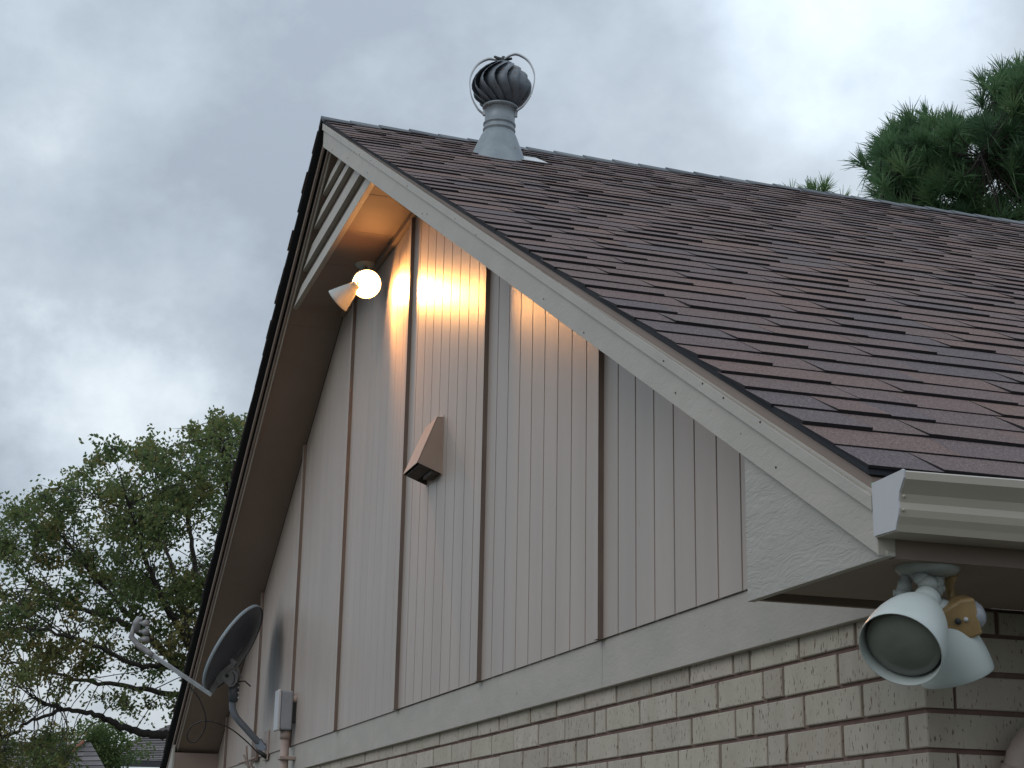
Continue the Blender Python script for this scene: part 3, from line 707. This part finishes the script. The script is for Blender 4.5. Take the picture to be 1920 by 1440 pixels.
# ------------------------------------------------------------------ utility box and conduit
ub = V((-6.93, -.08, .395))
ut = empty('utility_box', ub, label='small grey utility box with rounded top above a painted conduit', cat='utility box')
MB().box(ub.x-.062, ub.x+.05, -.115, -.045, .285, .512).build('box_body', m_box, ut, bevel=.008)
MB().box(ub.x-.066, ub.x+.054, -.135, -.1155, .280, .518).build('box_cover', m_box_lt, ut, bevel=.006)
MB().box(ub.x-.03, ub.x+.03, -.045, -.0205, .33, .47).build('wall_bracket', m_dark, ut)
MB().lathe((ub.x+.02, -.0205, .470), (0, -1, 0), [(.026, 0), (.026, .024), (.0001, .026)], 18).build('cable_entry', m_conduit, ut)
frame_to(ut)
cdt = empty('conduit', (ub.x, -.06, GZ), label='painted vertical conduit pipe running down from the grey utility box', cat='conduit pipe')
MB().tube([(ub.x, -.072, -.4), (ub.x, -.072, .283)], .026, 18).build('pipe', m_conduit, cdt)
MB().tube([(ub.x, -.072, .235), (ub.x, -.072, .2845)], .031, 18).build('collar', m_conduit, cdt)
MB().box(ub.x-.045, ub.x+.045, -.105, -.0135, .115, .135).build('strap', m_conduit, cdt, bevel=.003)
frame_to(cdt)

# ------------------------------------------------------------------ trees
def inpoly(x, y, P):
    r = False; j = len(P)-1
    for i in range(len(P)):
        if (P[i][1] > y) != (P[j][1] > y) and x < (P[j][0]-P[i][0])*(y-P[i][1])/(P[j][1]-P[i][1])+P[i][0]: r = not r
        j = i
    return r
def rv(): 
    while True:
        q = V((random.uniform(-1, 1), random.uniform(-1, 1), random.uniform(-1, 1)))
        if .05 < q.length < 1: return q
def leaf(mb, c, sz, sh):
    a = rv().normalized(); b = a.orthogonal().normalized(); n_ = a.cross(b)
    if random.random() < .5: a = (a+V((0, 0, -.5))).normalized(); b = a.orthogonal().normalized()
    mb.quad([c-a*sz, c-b*sz*.6+n_*sz*.15, c+a*sz, c+b*sz*.6+n_*sz*.15], 0, sh)
# broadleaf tree left
T0 = 24
TS = T0/3150.2
lt = empty('broadleaf_tree', at(520, 1440, T0)*1, label='large broadleaf tree with dark branches and small green leaves left of the gable', cat='tree')
lt.location.z = GZ
tr = at(520, 1460, T0)
limbs = []
def limb(pts, r0, r1, dt):
    n_ = len(pts); c = spline([at(u, v, T0+dt*i/(n_-1)) for i, (u, v) in enumerate(pts)], 6)
    c = [q+rv()*.03 for q in c]; rr = [r0+(r1-r0)*(i/(len(c)-1))**.8 for i in range(len(c))]
    limbs.append((c, rr)); return MB().tube(c, rr, 9)
trunk = MB(); base = V((tr.x, tr.y, GZ)); trunk.tube(spline([base, base+V((.1, .1, 1.5)), at(510, 1440, T0), at(490, 1250, T0), at(470, 1050, T0)], 5), [.30-.011*i for i in range(21)], 12); trunk.build('trunk', m_bark, lt)
LD = [([(505, 1470), (420, 1385), (330, 1378), (285, 1377), (240, 1367), (205, 1352), (170, 1338), (120, 1328), (85, 1322), (60, 1305)], .085, .018, -1.0),
      ([(495, 1430), (400, 1310), (340, 1255), (300, 1215), (240, 1172), (180, 1150), (110, 1125), (50, 1090)], .10, .016, 1.2),
      ([(490, 1400), (410, 1290), (365, 1220), (325, 1160), (290, 1090), (255, 1000), (235, 920)], .10, .015, -1.2),
      ([(485, 1350), (420, 1240), (385, 1150), (365, 1060), (350, 960), (342, 880)], .09, .014, 1.5),
      ([(475, 1200), (445, 1080), (430, 960), (420, 860), (410, 820)], .08, .014, -.5),
      ([(495, 1440), (400, 1330), (300, 1297), (220, 1285), (150, 1275), (70, 1250), (-20, 1240)], .06, .014, 2.0),
      ([(300, 1215), (220, 1130), (160, 1060), (110, 1000), (70, 960)], .05, .012, 1.5),
      ([(380, 1290), (330, 1250), (270, 1250), (200, 1220), (120, 1190), (40, 1180), (-30, 1170)], .05, .012, -2),
      ([(470, 1250), (540, 1100), (580, 980), (600, 880)], .09, .02, 0),
      ([(365, 1220), (330, 1090), (300, 980), (290, 890)], .045, .01, 1.8),
      ([(120, 1328), (60, 1350), (10, 1385), (-40, 1400)], .03, .012, -.5)]
for a_ in LD: limb(*a_).build('branch', m_bark, lt)
PL = [(-60, 1000), (-20, 975), (35, 935), (110, 912), (150, 890), (182, 848), (230, 832), (270, 828), (305, 848), (340, 836), (362, 800), (395, 785), (430, 788), (480, 780), (560, 800), (600, 900), (600, 1300), (500, 1390), (400, 1370), (340, 1340), (300, 1345), (240, 1320), (215, 1345), (170, 1345), (60, 1250), (40, 1300), (150, 1420), (120, 1470), (-60, 1480)]
lv = MB(); tw = MB(); cnt = 0
lp = [(q, r) for c, rr in limbs for q, r in zip(c, rr)]
clumps = []
while cnt < 540:
    u = random.uniform(-60, 600); v = random.uniform(775, 1480)
    if not inpoly(u, v, PL): continue
    if 60 < u < 330 and 1255 < v < 1360 and random.random() < .8: continue
    if 170 < u < 380 and 1130 < v < 1300 and random.random() < .45: continue
    c = at(u, v, T0+random.uniform(-2.0, 2.2)); cnt += 1
    clumps.append((c, u, v))
for c, u, v in clumps:
    best = random.choice(sorted(lp, key=lambda q: (q[0]-c).length)[:14])
    a_ = best[0]; mid = a_.lerp(c, .5)+V((0, 0, .12))+rv()*.15
    tp = spline([a_, mid, c], 4); tw.tube(tp, [.009-.0055*i/(len(tp)-1) for i in range(len(tp))], 5)
    R0 = random.uniform(.22, .46); tone = random.random(); yel = 1 if (v > 1150 and u < 170 and random.random() < .7) or random.random() < .15 else 0
    ends = []
    for s_ in range(7):
        e_ = c+V((1, 1, .75))*0+V((rv().x*R0, rv().y*R0, rv().z*R0*.75)); ends.append(e_)
        tw.tube([c, c.lerp(e_, .5)+rv()*.03, e_], [.006, .004, .002], 4, cap=(False, False))
    for s_ in range(int(115*(R0/.35)**2)):
        e_ = random.choice(ends); q = c.lerp(e_, random.uniform(.25, 1.12))+rv()*R0*.33
        sh = min(1, max(0, .15+.4*tone+random.gauss(0, .14)+(.35 if yel else 0)))
        leaf(lv, q, random.uniform(.024, .042), sh)
# fine sprigs on the outline
OUT = [(35, 935), (110, 912), (150, 890), (182, 848), (230, 832), (270, 828), (305, 848), (340, 836), (362, 800), (395, 785), (405, 770), (430, 788), (455, 782)]
for a_, b_ in zip(OUT, OUT[1:]):
    for s_ in range(5):
        t1 = random.random(); u = a_[0]+(b_[0]-a_[0])*t1; v = a_[1]+(b_[1]-a_[1])*t1+random.uniform(-10, 10); q0 = at(u+random.uniform(-4, 10), v+28, T0+random.uniform(-1, 1)); q1 = at(u, v, T0+random.uniform(-1, 1)*.2+(q0-CP).dot(F)-T0)
        tw.tube([q0, q0.lerp(q1, .5)+rv()*.02, q1], [.006, .004, .002], 4)
        for _ in range(22): leaf(lv, q0.lerp(q1, random.uniform(.1, 1.05))+rv()*.09, random.uniform(.02, .038), min(1, max(0, random.gauss(.5, .2))))
tw.build('twigs', m_bark, lt, kind='stuff'); lv.build('crown', m_leaf, lt, kind='stuff')
frame_to(lt)
# pines
def tuft(mb, c, d, ln, n_, sh):
    d = d.normalized()
    for _ in range(n_):
        a = (d*random.uniform(.25, 1.0)+rv()*.85).normalized(); b = a.orthogonal().normalized(); l_ = ln*random.uniform(.7, 1.1); s0 = c-d*random.uniform(0, ln*.45)
        w_ = .0044; e = s0+a*l_+V((0, 0, -.06*l_)); m_ = s0+a*l_*.5+V((0, 0, .02*l_))
        mb.quad([s0-b*w_*.6, s0+b*w_*.6, m_+b*w_, m_-b*w_], 0, sh+random.uniform(-.12, .12)); mb.quad([m_-b*w_, m_+b*w_, e+b*w_*.2, e-b*w_*.2], 0, sh+random.uniform(-.12, .12))
T1 = 17
pn = empty('pine_tree', at(1900, 720, T1), label='tall dark green pine with long needles rising behind the ridge at the right', cat='tree')
pn.location.z = GZ
pb = at(1985, 500, T1); pbase = V((pb.x, pb.y, GZ))
MB().tube(spline([pbase, at(1990, 700, T1), at(1960, 420, T1), at(1925, 250, T1), at(1915, 130, T1)], 6), [.20-.0068*i for i in range(25)], 12).build('trunk', m_bark, pn)
PP = [(1618, 290), (1640, 250), (1668, 222), (1690, 205), (1710, 215), (1740, 210), (1775, 208), (1800, 218), (1835, 210), (1850, 175), (1838, 150), (1860, 125), (1890, 112), (1925, 100), (2000, 95), (2100, 200), (2100, 520), (1700, 470), (1630, 440), (1625, 400), (1655, 345), (1630, 320)]
br = []
for pts, dt in (([(1950, 420), (1850, 400), (1760, 385), (1680, 360), (1640, 330)], -.6), ([(1935, 330), (1860, 320), (1780, 300), (1720, 270), (1660, 255)], .5), ([(1925, 260), (1870, 255), (1800, 250), (1750, 240)], -.5),
                ([(1920, 200), (1890, 170), (1860, 150)], .2), ([(1960, 450), (1850, 430), (1740, 430), (1650, 420)], .6), ([(1945, 380), (1890, 345), (1860, 310), (1840, 290)], -1.0), ([(1920, 160), (1935, 120), (1960, 100)], .3), ([(1940, 300), (2000, 280), (2060, 290)], 0), ([(1950, 400), (2020, 390), (2080, 400)], 0)):
    c = spline([at(u, v, T1+dt*i/(len(pts)-1)) for i, (u, v) in enumerate(pts)], 5); c = [q+rv()*.02 for q in c]
    MB().tube(c, [.040-.028*i/(len(c)-1) for i in range(len(c))], 8).build('branch', m_bark, pn); br += c
nd = MB(); tw = MB(); cnt = 0
edge_t = [(1635, 283), (1652, 250), (1668, 228), (1700, 207), (1728, 200), (1745, 212), (1775, 210), (1795, 222), (1840, 140), (1835, 172), (1875, 118), (1905, 108), (1612, 290), (1640, 350), (1655, 375), (1625, 400)]
ctr = at(1850, 330, T1)
def put(u, v, dt, ln=.235, n_=62):
    c = at(u, v, T1+dt); b_ = random.choice(sorted(br, key=lambda q: (q-c).length)[:6])
    d = ((c-ctr).normalized()*.8+V((0, 0, .9))+rv()*.35)
    m_ = b_.lerp(c, .5)+V((0, 0, -.04)); s_ = spline([b_, m_, c], 3); tw.tube(s_, [.009-.005*i/(len(s_)-1) for i in range(len(s_))], 5)
    tuft(nd, c, d, ln*random.uniform(.85, 1.12), n_, random.uniform(.15, .85))
for u, v in edge_t: put(u+6, v+16, random.uniform(-.4, .4))
while cnt < 950:
    u = random.uniform(1610, 2100); v = random.uniform(95, 500)
    if not inpoly(u, v, PP): continue
    if not inpoly(u-18, v-22, PP): continue
    if (1845 < u < 1890 and 310 < v < 365 and random.random() < .8) or (1700 < u < 1960 and v > 360 and random.random() < .45): continue
    put(u, v, random.uniform(-1.1, 1.3)); cnt += 1
tw.build('twigs', m_bark, pn, kind='stuff'); nd.build('crown', m_needle, pn, kind='stuff')
frame_to(pn)
# second pine: only its tip shows
T2 = 19; p2 = at(1535, 420, T2)
pt = empty('pine_tree', (p2.x, p2.y, GZ), label='pale green pine tip just showing above the middle of the ridge', cat='tree')
MB().tube([V((p2.x, p2.y, GZ)), p2, at(1540, 395, T2), at(1538, 376, T2)], [.14, .05, .03, .012], 8).build('trunk', m_bark, pt)
nd = MB()
for u, v, n_, d in ((1516, 362, 80, -R*.5+U), (1545, 356, 80, R*.25+U), (1530, 360, 60, U), (1482, 362, 26, U-R*.3), (1580, 378, 26, U+R*.2), (1540, 385, 60, U), (1600, 395, 30, U)):
    tuft(nd, at(u, v, T2), d, .235, n_, .9)
    MB().tube([p2, p2.lerp(at(u, v, T2), .6)+V((0, 0, -.05)), at(u, v, T2)], [.03, .02, .008], 6).build('branch', m_bark, pt)
nd.build('crown', m_needle, pt, kind='stuff'); frame_to(pt)
# ------------------------------------------------------------------ neighbouring houses
def roofplane(pts_eave, pts_ridge, rows, name, parent):
    # quad eaveL, eaveR -> ridgeL, ridgeR cut into overlapping courses of shingles
    a, b_ = pts_eave; c, d = pts_ridge; mb = MB(); nrm = (b_-a).cross(c-a).normalized()
    if nrm.z < 0: nrm = -nrm
    for k in range(rows):
        t0, t1 = k/rows, (k+1)/rows
        l0, r0, l1, r1 = a.lerp(c, t0), b_.lerp(d, t0), a.lerp(c, t1), b_.lerp(d, t1)
        n_ = max(2, int((r0-l0).length/.5))
        for j in range(n_):
            s0, s1 = j/n_, (j+1)/n_; hh = nrm*(.012+random.uniform(0, .008))
            mb.quad([l0.lerp(r0, s0)+hh, l0.lerp(r0, s1)+hh, l1.lerp(r1, s1), l1.lerp(r1, s0)], 0, random.random())
            mb.quad([l0.lerp(r0, s0), l0.lerp(r0, s1), l0.lerp(r0, s1)+hh, l0.lerp(r0, s0)+hh], 1, 0)
    return mb.build(name, [m_broof, m_butt], parent)
T3 = 40
eL = at(168, 1425, T3); eR = V(eL)+R*9.0; eR.z = eL.z
h1 = empty('neighbour_house', (eL.x, eL.y, GZ), label='neighbouring house with grey hipped shingle roof seen beneath the tree limb', cat='house')
Rh_ = V((R.x, R.y, 0)).normalized(); Bh = V((F.x, F.y, 0)).normalized()
eR = eL+Rh_*9
rL = eL+Rh_*1.55+Bh*1.6; rL.z = eL.z+.99; rR = rL+Rh_*7.0
roofplane((eL, eR), (rL, rR), 22, 'front_roof_slope', h1)
bL = eL+Bh*3.2+Rh_*0
roofplane((bL, eL), (rL+V((0, 0, .001)), rL), 14, 'hip_roof_slope', h1)
MB().hexa([eL+V((0, 0, -.14)), eR+V((0, 0, -.14)), eR+Bh*.04+V((0, 0, -.14)), eL+Bh*.04+V((0, 0, -.14)), eL+V((0, 0, .0)), eR+V((0, 0, .0)), eR+Bh*.04, eL+Bh*.04]).build('eave_fascia', m_dkfascia, h1)
wl = eL+Rh_*.4+Bh*.5
MB().hexa([V((q.x, q.y, GZ)) for q in (wl, wl+Rh_*8.2, wl+Rh_*8.2+Bh*2.4, wl+Bh*2.4)]+[V((q.x, q.y, eL.z-.14)) for q in (wl, wl+Rh_*8.2, wl+Rh_*8.2+Bh*2.4, wl+Bh*2.4)]).build('wall', m_bwall, h1)
frame_to(h1)
T4 = 34
e1_ = at(-160, 1500, T4); e2_ = at(30, 1500, T4); g1 = at(-120, 1388, T4+1.6); g2 = at(156, 1393, T4+1.6)
h2 = empty('neighbour_house', (e1_.x, e1_.y, GZ), label='neighbouring house with brownish roof and reddish rake trim at the lower left corner', cat='house')
roofplane((e1_, e2_), (g1, g2), 14, 'left_roof_slope', h2)
f1 = at(230, 1500, T4); g3 = at(170, 1392, T4+2.0)
roofplane((e2_, f1), (g2, g3), 12, 'right_roof_slope', h2)
MB().tube([g2+V((0, 0, .03)), e2_+V((0, 0, .05))], .035, 6).build('rake_trim', m_red, h2)
MB().hexa([V((q.x, q.y, GZ)) for q in (e1_, f1, f1+Bh*1.6, e1_+Bh*1.6)]+[V((q.x, q.y, e1_.z-.05)) for q in (e1_, f1, f1+Bh*1.6, e1_+Bh*1.6)]).build('wall', m_bwall, h2)
frame_to(h2)
# bushy tree between the houses
sh0 = at(185, 1400, 37)
bt_ = empty('bushy_tree', (sh0.x, sh0.y, GZ), label='small bushy green tree between the two neighbouring roofs', cat='tree')
MB().tube([V((sh0.x, sh0.y, GZ)), sh0], [.12, .06], 8).build('trunk', m_bark, bt_)
lv = MB()
for _ in range(80):
    u = random.gauss(188, 26); v = 1395+random.uniform(-40, 60)*(1-.4*abs(u-188)/60)
    c = at(u, v, 37+random.uniform(-.6, .6)); tone = random.random()
    for _ in range(60): leaf(lv, c+rv()*.22, random.uniform(.03, .055), min(1, max(0, tone*.35+random.gauss(.05, .08))))
lv.build('crown', m_leaf, bt_, kind='stuff'); frame_to(bt_)
